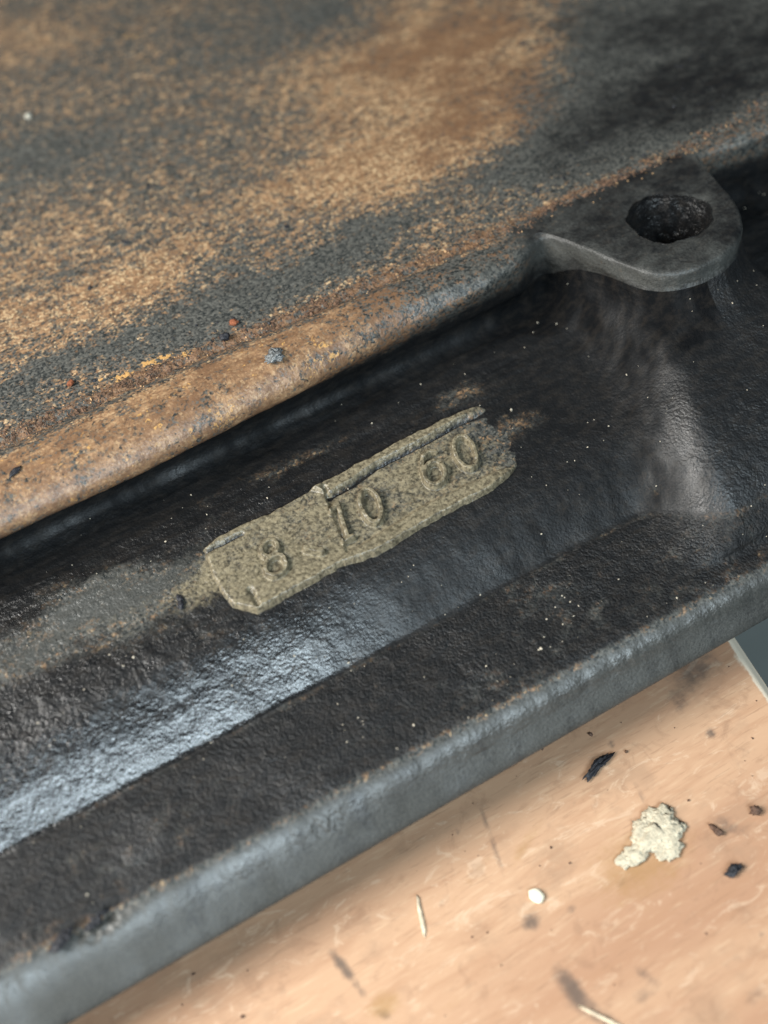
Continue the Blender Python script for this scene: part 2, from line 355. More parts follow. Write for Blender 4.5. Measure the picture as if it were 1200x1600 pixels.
# slightly crowned, worn deck
ki = np.broadcast_to(KI[None], V.shape)
on_deck = 1-sstep(V, vT[:, None]-2, vT[:, None]+1); on_deck[ki > 5] = 0
on_panel = sstep(ki, 10.0, 11.2)*(1-sstep(ki, 20.4, 21.4)); on_flange = sstep(ki, 20.4, 21.4)*(1-sstep(ki, 24.4, 25.4)); on_face = sstep(ki, 24.4, 25.4)
on_bead = sstep(ki, 4, 5)*(1-sstep(ki, 10.0, 11.2))
CW = np.stack([colw(v) for v in np.linspace(-45, 45, 91)], 1)
cwm = CW[np.arange(NU)[:, None], np.clip(np.round(V+45).astype(int), 0, 90)]; cwm = cwm*sstep(ki, 9, 11)*(1-sstep(ki, 24, 25.5))
S = V+W*0.6                                                # running coordinate for noise (mm)
disp = on_deck*(0.28*fbm(UU/30, V/16, 41, 3) + 0.16*fbm(UU/3.2, V/2.6, 42, 4))
disp += on_bead*(0.25*fbm(UU/12, S/9, 51, 3)+0.10*fbm(UU/2.2, S/2.0, 52, 3))
disp += on_panel*(0.5*fbm(UU/22, S/12, 61, 3)+0.16*fbm(UU/2.1, S/1.9, 62, 4))
up = on_panel*(1-sstep(V, -22, -8))*(1-cwm)
disp += up*(0.42*fbm(UU/38+0.05*S, S/2.6, 66, 3))            # drag marks along the pocket
disp += on_panel*sstep(V, 6, 12)*(1-cwm)*0.15*fbm(UU/26, S/2.2, 68, 3)
disp += on_flange*(0.35*fbm(UU/14, S/9, 71, 3)+0.15*fbm(UU/1.8, S/1.8, 72, 3))
disp += on_face*(0.30*np.exp(-((ki-25.6)/0.9)**2)*fbm(UU/3.0, S/2.5, 83, 3)+0.16*fbm(UU/16, S/8, 81, 3)+0.04*fbm(UU/2.4, S/2.2, 82, 3))
crease = np.exp(-((V-vT[:, None])/2.2)**2)*(ki < 6)
disp += crease*(0.75*fbm(UU/2.6, V/2.2, 91, 3)+0.25)
# flaw in the edge: chewed spot on the flange, and nicks
def spot(u0, v0, a, b): return np.exp(-(((UU-u0)/a)**2+((V-v0)/b)**2))
h = hit(150, 1445, (0, 0, 1), (0, 0, -37.0)); disp -= 1.6*spot(h[0]+1, -h[1]-0.6, 5.5, 1.5)*(0.6+1.4*np.abs(fbm(UU/2.2, V/1.6, 95, 2)))*(ki > 20)
h = hit(520, 1275, (0, 0, 1), (0, 0, -38.0)); disp -= 0.55*spot(h[0], -h[1], 5, 2.0)*(0.5+1.0*fbm(UU/1.6, V/1.6, 96, 3))*(ki > 20)
lz = lug[:, None]*(1-on_deck)*(ki < 12)
disp += lz*(0.30*fbm(UU/6, V/5+W/3, 97, 3)+0.10*fbm(UU/1.8, V/1.8, 98, 3)-0.55*np.exp(-((ki-9.2)/1.0)**2)*np.maximum(0, fbm(UU/3.5, V/3.5, 99, 3)+0.05))
disp[:, -60:] = 0
P = P + N*disp[..., None]; N = grid_normals(P)

# bolt hole: snap the grid to a worn circle, drop the faces inside it
HC = (hit(972, 335, (0, 0, 1), (0, 0, 0))+hit(1118, 352, (0, 0, 1), (0, 0, 0))+hit(1045, 300, (0, 0, 1), (0, 0, 0))+hit(1048, 370, (0, 0, 1), (0, 0, 0)))/4
hu, hv = HC[0], -HC[1]
def hole_r(th): return 9.4+0.35*np.sin(3*th+0.6)+0.22*np.sin(5*th+2)+0.18*np.sin(9*th)+0.10*np.sin(17*th+1)
du_, dv_ = P[..., 0]-hu, -P[..., 1]-hv; rr = np.hypot(du_, dv_); th = np.arctan2(dv_, du_)
flat = ki < 10
inside = (rr < hole_r(th)) & flat
nf = inside.astype(int); fcount = nf[:-1, :-1]+nf[1:, :-1]+nf[:-1, 1:]+nf[1:, 1:]
drop = fcount >= 4
bnd = np.zeros_like(inside); bnd[:-1, :-1] |= (fcount > 0) & (fcount < 4); bnd[1:, :-1] |= (fcount > 0) & (fcount < 4); bnd[:-1, 1:] |= (fcount > 0) & (fcount < 4); bnd[1:, 1:] |= (fcount > 0) & (fcount < 4)
mv = bnd & inside
sc_ = hole_r(th)/np.maximum(rr, 1e-6)
P[..., 0] = np.where(mv, hu+du_*sc_, P[..., 0]); P[..., 1] = np.where(mv, -(hv+dv_*sc_), P[..., 1])
lip = np.exp(-((rr-hole_r(th))/0.8)**2)*flat; P[..., 2] -= 0.35*lip
N = grid_normals(P); N[mv] = (0, 0, 1)

# ---- wear, dirt and painted shade maps (attributes carried by the surface)
Z0 = np.zeros_like(V)
def dk_(px, py): h = hit(px, py, (0, 0, 1), (0, 0, 0)); return h[0], -h[1]
def pn_(px, py):
    h = hit(px, py, (0, -math.sin(math.atan(PS)), math.cos(math.atan(PS))), (0, 4, -21.5)); return h[0], -h[1]
def fl_(px, py): h = hit(px, py, (0, 0, 1), (0, 0, -35)); return h[0], -h[1]
WX = UU+9*fbm(UU/20, V/14, 101, 4); WY = V+6*fbm(UU/20, V/14, 111, 4)
def paint(fn, lst):
    r = Z0.copy()
    for (px, py, a, b, ang, v) in lst:
        cu, cv = fn(px, py); c, s_ = math.cos(R_(ang)), math.sin(R_(ang))
        dx = (WX-cu)*c+(WY-cv)*s_; dy = -(WX-cu)*s_+(WY-cv)*c
        r += v*np.exp(-(np.abs(dx/a)**2.6+np.abs(dy/b)**2.6))
    return r
rust = 0.27+0.34*fbm(UU/16, V/9, 121, 5)+0.30*fbm(UU/5, V/4, 131, 4)
rust += 0.9*paint(dk_, [(90, 490, 26, 13, 0, .55), (240, 425, 16, 8, -8, .5), (60, 410, 22, 9, 0, .25), (30, 60, 16, 22, 0, .35), (620, 130, 30, 50, 30, .55), (700, 240, 30, 16, -5, .6), (770, 130, 26, 26, 0, .5), (560, 260, 26, 12, 0, .4),
    (720, 40, 40, 30, 0, .45), (680, 335, 14, 6, 0, .45), (440, 300, 30, 10, 0, .22), (200, 320, 40, 14, 0, .12), (880, 40, 26, 26, 0, .2), (860, 100, 12, 20, 0, .2)])
rust -= paint(dk_, [(330, 490, 22, 7, 0, .5), (520, 400, 34, 7, 0, .46), (620, 345, 26, 6, 0, .40), (60, 590, 22, 4, 0, .45), (75, 245, 20, 12, 0, .5), (520, 30, 16, 16, 0, .5), (400, 40, 30, 30, 0, .25), (800, 260, 20, 10, 0, .35), (960, 200, 30, 16, 0, .8),
    (1080, 80, 45, 50, 0, .5), (960, 60, 26, 40, 0, .1), (300, 230, 26, 12, 0, .15), (1180, 40, 60, 40, 0, .8)])
ochre = -0.35+0.30*fbm(UU/7, V/6, 141, 4)+paint(dk_, [(190, 60, 5, 6, 0, .55), (270, 97, 4, 3, 0, .8), (120, 80, 5, 7, 0, .45), (470, 82, 6, 4, 0, .5), (30, 150, 6, 6, 0, .4), (360, 30, 7, 6, 0, .3), (350, 310, 6, 3, 0, .3), (740, 235, 6, 3, 0, .45),
    (600, 230, 5, 3, 0, .4), (810, 100, 3, 8, 0, .4), (220, 570, 9, 2.0, 0, .55), (270, 552, 7, 1.4, 0, .6), (180, 590, 6, 1.6, 0, .4), (720, 345, 4, 2, 0, .5)])
red = 0.24+0.60*fbm(UU/9, V/7, 151, 4)+paint(dk_, [(760, 110, 22, 30, 0, .27), (720, 190, 22, 14, 0, .22), (830, 150, 14, 18, 0, .26), (700, 20, 34, 24, 0, .30), (620, 90, 16, 20, 0, .2), (60, 520, 10, 6, 0, .25), (250, 430, 8, 5, 0, .2)])
grime_shade = -0.06+0.30*fbm(UU/30, V/20, 161, 4)+0.22*fbm(UU/7, V/5, 165, 4)+paint(dk_, [(1000, 180, 40, 16, 0, .30), (1090, 60, 60, 60, 0, .22), (1180, 100, 40, 30, 0, .15), (960, 40, 22, 40, 0, .08), (880, 210, 24, 12, 0, .2), (1190, 10, 70, 60, 0, .2)])  # patches towards the right: black oil plus light falloff painted in
bare = Z0-0.4; olive = Z0-0.5; gloss = Z0+0.12; bumpy = Z0+0.55
# crease full of rust scale and grit
cr = np.exp(-((V-vT[:, None]+0.2)/2.4)**2)*(ki < 6); red += 0.8*cr; rust += 0.45*cr*(1-sstep(UU, 60, 140)*0.5); bumpy += 0.45*cr; grime_shade -= 0.3*cr
# bead: rusty to the left, greyer towards the lug; shade painted dark on its underside
B_ = on_bead*(1-on_deck); tl = 1-sstep(UU+4*fbm(UU/8, V/5, 171, 3), 5, 52)
rust = rust*(1-B_)+B_*(0.12+0.85*tl+0.45*fbm(UU/9, S/6, 172, 4)); ochre = ochre*(1-B_)+B_*(-0.30+0.30*tl+0.42*fbm(UU/8, S/4, 173, 4)); red = red*(1-B_)+B_*(0.52+0.55*fbm(UU/8, S/5, 174, 4)+0.3*(1-tl)+0.35*sstep(ki, 8.5, 10))
bare = bare*(1-B_)+B_*(-0.25+0.55*(1-tl)); grime_shade = grime_shade*(1-B_)+B_*(-0.25+0.95*sstep(ki, 9.3, 10.8)+0.25*(1-tl)); gloss = gloss*(1-B_)+B_*0.42; bumpy = bumpy*(1-B_)+B_*0.34
# pocket panel: oily black, a rubbed paler streak left of the pad, some brown
D_ = on_panel
pg = 0.95+0.35*fbm(UU/18, S/9, 181, 4)-paint(pn_, [(160, 960, 34, 7, 6, .5), (60, 1000, 30, 7, 0, .4), (250, 900, 20, 5, 0, .35), (720, 620, 10, 3, 0, .3), (820, 650, 7, 3.5, 0, .35), (420, 730, 22, 2.5, 0, .35), (1000, 800, 20, 10, 0, .1)])
pb = -0.1+paint(pn_, [(160, 960, 34, 7, 6, .4), (60, 1000, 30, 8, 0, .3), (250, 900, 20, 5, 0, .3)])+0.3*fbm(UU/4, S/3, 183, 3)
rust = rust*(1-D_)+D_*(0.05+paint(pn_, [(420, 730, 22, 3, 0, .4), (820, 650, 8, 4, 0, .3), (850, 800, 10, 6, 0, .25)])); red = red*(1-D_)+D_*(0.35); ochre = ochre*(1-D_)+D_*(-0.6)
olive = olive*(1-D_)+D_*(-0.5+paint(pn_, [(330, 880, 9, 7, 0, .8), (240, 960, 20, 8, 0, .45), (520, 800, 32, 9, -4, .45), (810, 655, 7, 4, 0, .55), (160, 980, 20, 7, 0, .3)]))
grime_shade = grime_shade*(1-D_)+D_*pg; bare = bare*(1-D_)+D_*pb
gloss = gloss*(1-D_)+D_*(0.66+0.3*fbm(UU/14, S/8, 182, 4)+0.22*fbm(UU/2.5, S/2.2, 184, 3)+0.34*sstep(V, 1, 9)*(1-sstep(UU, -75, 5))-0.42*sstep(UU, -45, 25)*sstep(V, -2, 8)*(1-cwm)-0.10*sstep(UU, 5, 45)*(1-cwm)); bumpy = bumpy*(1-D_)+D_*(0.58-0.20*sstep(V, 2, 11)*(1-cwm)*(0.4+0.6*(1-sstep(UU, -20, 50))))
undercut_shade = D_*(1-sstep(V, -34, -25))*(1-cwm); gloss -= 0.62*undercut_shade; grime_shade += 0.3*undercut_shade; bumpy = bumpy*(1-0.3*undercut_shade)  # shade below the rim overhang painted in, blacker and duller
cwp = cwm*D_; flank = D_*sstep(UU, 52, 60)*(UU < 88)*(1-sstep(V, -8, 14)); gloss -= 0.55*flank; grime_shade += 0.25*flank; gloss -= 0.40*cwp*(1-0.65*np.exp(-((cwm-0.75)/0.25)**2)); grime_shade += 0.15*cwp*(1-sstep(V, 5, 25)); bare += 0.15*cwp*sstep(V, 8, 24)  # pocket end wall and buttress top darkened, shade of rim and lug painted in
# flange: matt sooty dirt
E_ = on_flange*(1-on_face)
grime_shade = grime_shade*(1-E_)+E_*(0.90+0.35*fbm(UU/20, S/7, 191, 4)+0.35*fbm(UU/2.0, S/1.8, 195, 3)); rust = rust*(1-E_)+E_*(0.10+0.4*fbm(UU/15, S/6, 192, 3)+0.45*np.exp(-((ki-24.2)/0.5)**2)*sstep(fbm(UU/12, S*0, 196, 3), -.05, .3)+paint(fl_, [(200, 1400, 12, 3, 0, .6), (90, 1450, 12, 3, 0, .5)])); red = red*(1-E_)+E_*0.7; ochre = ochre*(1-E_)-0.6*E_; olive = olive*(1-E_)-0.5*E_; bare = bare*(1-E_)-0.2*E_
gloss = gloss*(1-E_)+E_*(0.16+0.5*np.maximum(0, fbm(UU/9, S/6, 197, 4))); bumpy = bumpy*(1-E_)+E_*0.9
# outer face and its rounded arris: bare, handled iron
F_ = on_face
grime_shade = grime_shade*(1-F_)+F_*(0.26+0.35*fbm(UU/22, S/8, 201, 4)+0.25*fbm(UU/3, S/2.5, 204, 3)); rust = rust*(1-F_)+F_*(-0.25+0.4*sstep(UU, 30, 80)*0.5); red = red*(1-F_)+F_*.4; ochre = ochre*(1-F_)-0.6*F_; olive = olive*(1-F_)-0.5*F_; bare = bare*(1-F_)+F_*(0.95+0.30*fbm(UU/10, S/5, 202, 4)); gloss = gloss*(1-F_)+F_*(0.16+0.42*np.exp(-((ki-25.6)/0.7)**2)+0.30*fbm(UU/7, S/4, 203, 4)); bumpy = bumpy*(1-F_)+F_*0.36
# lug top: rubbed smooth, dark grey
L_ = lug[:, None]*(1-on_deck)*(ki < 11)
rust = rust*(1-L_)+L_*(0.0); bare = bare*(1-L_)+L_*(0.75+0.4*fbm(UU/9, V/7, 211, 4)); grime_shade = grime_shade*(1-L_)+L_*(0.62+0.40*fbm(UU/10, V/7, 212, 5)-0.35*np.exp(-((ki-9.3)/0.9)**2)); red = red*(1-L_)+L_*.4; ochre = ochre*(1-L_)-.5*L_; gloss = gloss*(1-L_)+L_*.30; bumpy = bumpy*(1-L_)+L_*.40
A = np.stack([rust, ochre, grime_shade, olive], -1); Bt = np.stack([bare, gloss, bumpy, red], -1)

# ---- split into parts
kc = 0.5*(KI[:-1]+KI[1:]); kc2 = np.broadcast_to(kc[None], (NU-1, NTT-1))
part = np.zeros((NU-1, NTT-1), int)                        # 0 deck
part[kc2 >= 3.0] = 1; part[kc2 >= 10.6] = 2; part[kc2 >= 21.6] = 3
uc = 0.5*(U[1:]+U[:-1])[:, None]; vc = 0.25*(V[1:, 1:]+V[:-1, 1:]+V[1:, :-1]+V[:-1, :-1]); cwc = cwm[:-1, :-1]
part[(part == 1) & (uc > 64) & (uc < 112)] = 4
part[(part == 2) & (cwc > 0.5)] = 5
part[(part == 2) & (uc > 109)] = 6
block = bpy.data.objects.new('engine_casting', None); block.location = (0.02, 0.02, (BENCH+0.1)*MM); link(block)
tag(block, 'large rusty black cast iron engine casting with a raised date pad', 'engine casting')
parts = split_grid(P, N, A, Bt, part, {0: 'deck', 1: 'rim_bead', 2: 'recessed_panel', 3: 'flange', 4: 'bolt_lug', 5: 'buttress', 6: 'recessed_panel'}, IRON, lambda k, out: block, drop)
parts[0]['label'] = 'flat deck mottled with tan rust and dark oxide'
parts[1]['label'] = 'rounded rusty bead along the deck edge'
parts[4]['label'] = 'smooth dark grey lug with a bolt hole'
# bore of the hole
th = np.linspace(0, 2*np.pi, 181); zz = np.concatenate([[0.25, -0.5], np.linspace(-1.0, -19, 60)])
TH, ZZ = np.meshgrid(th, zz, indexing='ij')
RR = hole_r(TH)*(1-0.03*sstep(-ZZ, 0, 4))+0.10+0.45*fbm(TH*5, ZZ/4.0, 221, 3)*sstep(-ZZ, 0.3, 3)+0.0*np.sin(ZZ*4.2+TH)*sstep(-ZZ, 2, 5)
RR[-1] = RR[0]
PB = np.stack([hu+RR*np.cos(TH), -(hv+RR*np.sin(TH)), ZZ-0.30], -1); NBn = -grid_normals(PB)
if (NBn[..., 0]*np.cos(TH)-NBn[..., 1]*np.sin(TH)).mean() > 0: NBn = -NBn
AB = np.stack([0*TH-0.3, 0*TH-.6, 0*TH+0.95, 0*TH-.5], -1); BB = np.stack([0*TH-.2, 0*TH+.75, 0*TH+.9, 0*TH+.4], -1)
split_grid(PB, NBn, AB, BB, np.zeros((180, len(zz)-1), int), {0: 'bolt_hole'}, IRON, lambda k, o: parts[4])
bot = np.array([(hu+9.9*math.cos(a), -(hv+9.9*math.sin(a)), -18.8) for a in np.linspace(0, 2*np.pi, 24, endpoint=False)]+[(hu, -hv, -18.8)])
mesh_np('hole_floor', bot, np.array([(i, (i+1) % 24, 24) for i in range(24)]), simple('hole_floor_black', (0.010, 0.010, 0.011), 0.4, 0.3, 0.6, 0.8, 0.8), parts[4])  # near-black disc closing the bottom of the hole

# ------------------------------------------------------------------ date pad with raised characters
ph = math.atan(PS); EQ = np.array([0, -math.cos(ph), -math.sin(ph)]); EN = np.array([0, -math.sin(ph), math.cos(ph)]); EP = np.array([1.0, 0, 0]); O0 = np.array([0, 4.0, -21.5])
def pq(x, y): h = hit(x, y, EN, O0)-O0; return np.array([h @ EP, h @ EQ])
gp = np.arange(-42, 44, 0.12); gq = np.arange(-15, 15, 0.12); GP, GQ = np.meshgrid(gp, gq, indexing='ij')
jx = 0.20*fbm(GP/1.6, GQ/1.6, 301, 3); jy = 0.20*fbm(GP/1.6, GQ/1.6, 305, 3); PX, PY = GP+jx, GQ+jy
def seg_d(pts, X=None, Y=None):
    X = PX if X is None else X; Y = PY if Y is None else Y; d = np.full(X.shape, 1e9)
    for a, b in zip(pts[:-1], pts[1:]):
        ab = b-a; t = np.clip(((X-a[0])*ab[0]+(Y-a[1])*ab[1])/(ab @ ab+1e-9), 0, 1)
        d = np.minimum(d, np.hypot(X-a[0]-t*ab[0], Y-a[1]-t*ab[1]))
    return d
def poly_sd(pts):                                          # signed distance, negative inside
    d = seg_d(list(pts)+[pts[0]]); ins = np.zeros(PX.shape, bool)
    for (a, b) in zip(pts, list(pts[1:])+[pts[0]]):
        c = ((a[1] > PY) != (b[1] > PY)) & (PX < (b[0]-a[0])*(PY-a[1])/(b[1]-a[1]+1e-12)+a[0]); ins ^= c
    return np.where(ins, -d, d)
PXL = lambda l: [pq(*p) for p in l]
top_out = [(314, 860), (330, 846), (357, 829), (410, 806), (473, 772), (551, 728), (618, 692), (696, 653), (744, 631), (764, 636)]
low_out = [(797, 660), (812, 695), (813, 728), (797, 750), (763, 774), (715, 799), (657, 830), (589, 868), (522, 895), (440, 941), (403, 960), (362, 953), (345, 935), (328, 900)]
pad = PXL(top_out+low_out); sd = poly_sd(pad)
top_rail = poly_sd(PXL([(478, 770), (551, 728), (618, 692), (696, 653), (744, 631), (768, 639), (715, 664), (657, 697), (589, 731), (551, 758), (514, 780)]))
top_left = poly_sd(PXL([(314, 860), (330, 846), (357, 829), (415, 804), (424, 814), (377, 838), (348, 851), (322, 864)]))
low_rail = poly_sd(PXL([(396, 934), (425, 916), (483, 892), (541, 865), (618, 819), (657, 794), (715, 765), (790, 731), (812, 728), (797, 750), (763, 774), (715, 799), (657, 830), (589, 868), (522, 895), (440, 941), (403, 960), (380, 950)]))
groove = np.minimum(seg_d(PXL([(514, 783), (551, 761), (589, 734), (657, 700), (715, 667), (768, 644)])), seg_d(PXL([(322, 867), (348, 854), (379, 839)])))
nick = np.minimum(seg_d(PXL([(506, 768), (516, 782)])), seg_d(PXL([(392, 925), (404, 948)])))
rough_ = 0.09*fbm(GP/1.0, GQ/1.0, 311, 3)+0.30*fbm(GP/6, GQ/4, 315, 3)
sd = sd+0.45*fbm(GP/3.0, GQ/3.0, 361, 3); rise = 1-sstep(sd, -1.25, 0.2)
fade = 1-0.55*sstep(GP, 27, 39)
Hh = -1.0+rise*(1.60*fade*1.0+rough_*0.9)
left_up = (1-sstep(GP, -12, -3))*sstep(sd, -0.5, -2.0)*0 + 0.55*np.exp(-((GP+14)/12)**2-((GQ+1)/3.2)**2)
step = pq(505, 765); step2 = pq(538, 852); sx = (PX-step[0])-(step2[0]-step[0])*(PY-step[1])/(step2[1]-step[1]); Hh += rise*0.55*(1-sstep(sx, -0.5, 0.25))*(1-sstep(low_rail, 0.1, -0.9))*(1-sstep(top_left, 0.1, -0.7))*sstep(GP, -41, -36)
Hh += 0.92*(1-sstep(top_rail, -0.9, 0.1))*rise*fade + 0.75*(1-sstep(top_left, -0.7, 0.1))*rise + 0.62*(1-sstep(low_rail, -1.0, 0.15))*rise*fade
Hh -= 0.75*np.exp(-(groove/0.42)**2)*rise + 0.8*np.exp(-(nick/0.5)**2)*rise
# characters as raised strokes
def frame(top, bot):                                       # glyph frame from the photo pixels of the stroke's top and foot
    a, b = pq(*top), pq(*bot); return a, b-a
def strokes(top, bot, wid, lines):
    a, dn = frame(top, bot); L = np.hypot(*dn); rt = np.array([1.0, 0.0])*L
    return [[a+dn*y+rt*x*wid for (x, y) in ln] for ln in lines]
def ell(cx, cy, rx, ry, a0=0, a1=360, n=22): return [(cx+rx*math.cos(R_(a)), cy+ry*math.sin(R_(a))) for a in np.linspace(a0, a1, n)]
glyphs = [
 ('digit_eight', strokes((419, 852), (437, 905), 1, [ell(0, .24, .20, .22), ell(0, .74, .25, .26)]), 0.55, 1.3),
 ('full_stop', strokes((484, 859), (496, 874), 1, [[(-.3, .2), (.4, .9)]]), 0.75, 1.5),
 ('digit_one', strokes((527, 790), (545, 848), 1, [[(-.17, .20), (0, .02), (0, 1.0)], [(-.10, 1.0), (.10, 1.0)]]), 0.58, 1.5),
 ('digit_zero', strokes((570, 772), (590, 822), 1, [ell(0, .5, .235, .5)]), 0.56, 1.6),
 ('digit_six', strokes((667, 714), (686, 762), 1, [ell(0, .67, .27, .33), [(-.27, .66), (-.26, .36), (-.14, .10), (.06, .0), (.22, .10)]]), 0.56, 1.6),
 ('digit_zero', strokes((716, 689), (738, 737), 1, [ell(0, .5, .25, .5)]), 0.56, 1.6)]
gid = np.full(GP.shape, -1)
for k, (nm, sl, r, hh) in enumerate(glyphs):
    d = np.min([seg_d(l, GP+0.5*jx, GQ+0.5*jy) for l in sl], 0); pr = 1-sstep(d, r*0.68, r*1.25)
    Hh += hh*pr*(0.92+0.25*fbm(GP/1.6, GQ/1.6, 331+k, 2)); Hh -= 0.16*np.exp(-((d-r*1.7)/0.5)**2)
    gid[(d < r*1.05)] = k
PP = O0+GP[..., None]*EP+GQ[..., None]*EQ+Hh[..., None]*EN
NP_ = grid_normals(PP)
if (NP_ @ EN).mean() < 0: NP_ = -NP_
ol = 0.74-0.14*sstep(sx, -0.3, 0.6)-0.40*sstep(GP, 22, 38)-0.5*np.exp(-(groove/0.5)**2)-0.9*sstep(sd, -0.55, 0.05)+0.34*fbm(GP/5, GQ/4, 341, 3)+0.30*(1-sstep(top_rail, -0.6, 0.2))+0.30*(1-sstep(low_rail, -0.6, 0.2))+0.25*(1-sstep(top_left, -0.6, 0.2))
low = 0.6*np.maximum(0, -fbm(GP/3, GQ/2.4, 351, 4)); ol += 0.80*(gid >= 0)
AP = np.stack([0*GP+0.05, 0*GP-.6, 0.25+1.0*sstep(sd, -0.5, 0.1)+0.6*np.exp(-(groove/0.45)**2)+low, ol], -1)  # shadow lines of the steps painted into the groove and pad edge
BP = np.stack([0*GP-.1, 0*GP+.55, 0*GP+.42, 0*GP+.4], -1)
pid = np.full((len(gp)-1, len(gq)-1), 0); 
pid[(top_rail < 0)[:-1, :-1]] = 1; pid[(top_left < 0)[:-1, :-1]] = 1; pid[(low_rail < 0)[:-1, :-1]] = 2
g_ = gid[:-1, :-1]; pid = np.where(g_ >= 0, 10+g_, pid)
far = (sd > 0.5)[:-1, :-1]
nm = {0: 'date_pad', 1: 'border_rib', 2: 'border_rib'}; nm.update({10+k: g[0] for k, g in enumerate(glyphs)})
split_grid(PP, NP_, AP, BP, pid, nm, IRON, lambda k, out: block if k == 0 else out[0], far)

# ------------------------------------------------------------------ loose bits
def lump(name, base, size, mat, label, cat, seed, sub=3, rough=0.35, rot=0.0, group=None, lobes=None, sink=0.25):
    """an irregular crumb: a displaced, flattened icosphere (or several fused ones) resting at base (mm)"""
    import bmesh
    bm = bmesh.new(); r = random.Random(seed)
    for (lx, ly, lz, ls) in (lobes or [(0, 0, 0, 1)]):
        ret = bmesh.ops.create_icosphere(bm, subdivisions=sub, radius=1.0)
        off = mathutils.Vector((r.random()*50, r.random()*50, r.random()*50))
        for v in ret['verts']:
            d = v.co.copy(); n_ = mathutils.noise.fractal(d*1.3+off, 0.7, 2.0, 4)+0.5*mathutils.noise.fractal(d*4+off, 0.7, 2.0, 3)
            v.co = d*(1+rough*n_)*ls+mathutils.Vector((lx, ly, lz))
    for v in bm.verts: v.co = mathutils.Vector((v.co.x*size[0], v.co.y*size[1], v.co.z*size[2]))*0.5*MM
    zmin = min(v.co.z for v in bm.verts)
    for v in bm.verts: v.co.z -= zmin*(1-sink)
    for f in bm.faces: f.smooth = True
    me = bpy.data.meshes.new(name); bm.to_mesh(me); bm.free(); me.materials.append(mat)
    o = bpy.data.objects.new(name, me); link(o); o.location = mathutils.Vector([float(c)*MM for c in base]); o.rotation_euler = (0, 0, R_(rot))
    return tag(o, label, cat, group)
def on_bench(px, py): x, y = bxy(px, py); return (x, y, BENCH)
PUTTY = simple('pale_putty', (0.52, 0.46, 0.34), 0.75, 0.22, 0.8, 0.7, 0.5)
WHITE = simple('white_chip_paint', (0.80, 0.76, 0.60), 0.6, 0.1, 1.0, 0.3, 0.2)
BLK = simple('black_flake', (0.016, 0.017, 0.022), 0.5, 0.4, 1.5, 0.7, 0.3)
BRN = simple('brown_flake', (0.10, 0.055, 0.035), 0.7, 0.4, 1.5, 0.7, 0.3)
RED = simple('red_rust_crumb', (0.24, 0.075, 0.030), 0.8, 0.35, 2.0, 0.8, 0.3)
SILV = simple('dull_lead', (0.20, 0.21, 0.21), 0.42, 0.6, 1.6, 0.9, 0.4, 0.3)
STRAW = simple('pale_splinter', (0.60, 0.50, 0.36), 0.6, 0.35, 1.0, 0.4, 0.2)
lump('putty_lump', on_bench(1022, 1310), (11, 8.5, 1.5), PUTTY, 'crumbly cream putty lump stuck to the stained workbench', 'putty', 3, 4, 0.4, 0, None,
     [(0, 0, 0, .75), (.55, .55, 0, .6), (-.95, -.25, -.2, .42), (-1.35, -.2, -.3, .38), (-.45, .0, -.1, .4), (.1, -.85, -.1, .5), (.6, .0, 0, .6), (-.05, .6, 0, .5), (.3, -.4, .1, .5)])
lump('paint_chip', on_bench(838, 1401), (2.6, 3.4, 1.2), WHITE, 'small bright white chip on the bench beside a grey stain', 'chip', 5, 3, .15, 10)
lump('black_flake', on_bench(935, 1198), (6.2, 1.7, 1.2), BLK, 'elongated blue black flake lying on bare bench wood near the casting', 'flake', 8, 4, .8, 16)
lump('black_flake', on_bench(1146, 1361), (3.4, 1.8, 1.0), BLK, 'small dark grey flake lying beyond the putty lump', 'flake', 9, 4, .8, -6)
lump('dark_crumb', on_bench(1181, 1269), (1.9, 1.9, 1.2), BRN, 'round dark brown crumb near the bench end', 'crumb', 10, 3, .7, 0)
lump('dark_crumb', on_bench(1120, 1300), (1.2, 2.8, .9), BRN, 'narrow brown sliver close beside the putty lump', 'crumb', 12, 3, .7, 10)
lump('wood_splinter', on_bench(658, 1432), (.9, 8.5, .6), STRAW, 'thin pale splinter with a white tip lying on the bench', 'splinter', 14, 3, .3, -21)
lump('wood_splinter', on_bench(940, 1590), (8.5, .8, .6), STRAW, 'pale splinter lying across the dark gouge in the bench', 'splinter', 15, 3, .4, -60)
# pieces resting on the casting
from mathutils.bvhtree import BVHTree
gs = 2
idx = np.arange(NU*NTT).reshape(NU, NTT)[::gs, ::gs]
qq = np.stack([idx[:-1, :-1], idx[:-1, 1:], idx[1:, 1:], idx[1:, :-1]], -1).reshape(-1, 4)
cmp_, inv = np.unique(qq, return_inverse=True)
BV = BVHTree.FromPolygons([tuple(p) for p in P.reshape(-1, 3)[cmp_].tolist()], inv.reshape(-1, 4).tolist())
def on_block(px, py):
    d = _F + _R*(px-600)/FPX - _U*(py-800)/FPX
    loc, nrm, i_, ds_ = BV.ray_cast(mathutils.Vector(CAMP), mathutils.Vector(d).normalized()); return loc
lump('solder_blob', on_block(428, 558), (4.4, 3.8, 1.3), SILV, 'dull silver blob stuck on the rusty rim bead', 'blob', 21, 4, .55, 20, None, [(0, 0, 0, .9), (.5, .4, 0, .6), (-.5, -.2, 0, .5)], .4)
lump('rust_crumb', on_block(366, 507), (1.9, 1.6, 1.3), RED, 'red rust crumb on the deck above a black crumb', 'crumb', 23, 3, .4, 0)
lump('rust_crumb', on_block(111, 601), (1.9, 1.3, 1.1), RED, 'red rust crumb lying in the crease on dark oxide', 'crumb', 24, 3, .4, 30)
lump('black_crumb', on_block(352, 530), (2.4, 1.8, 1.5), BLK, 'black crumb in the crease beside the rim bead', 'crumb', 25, 3, .45, 10)
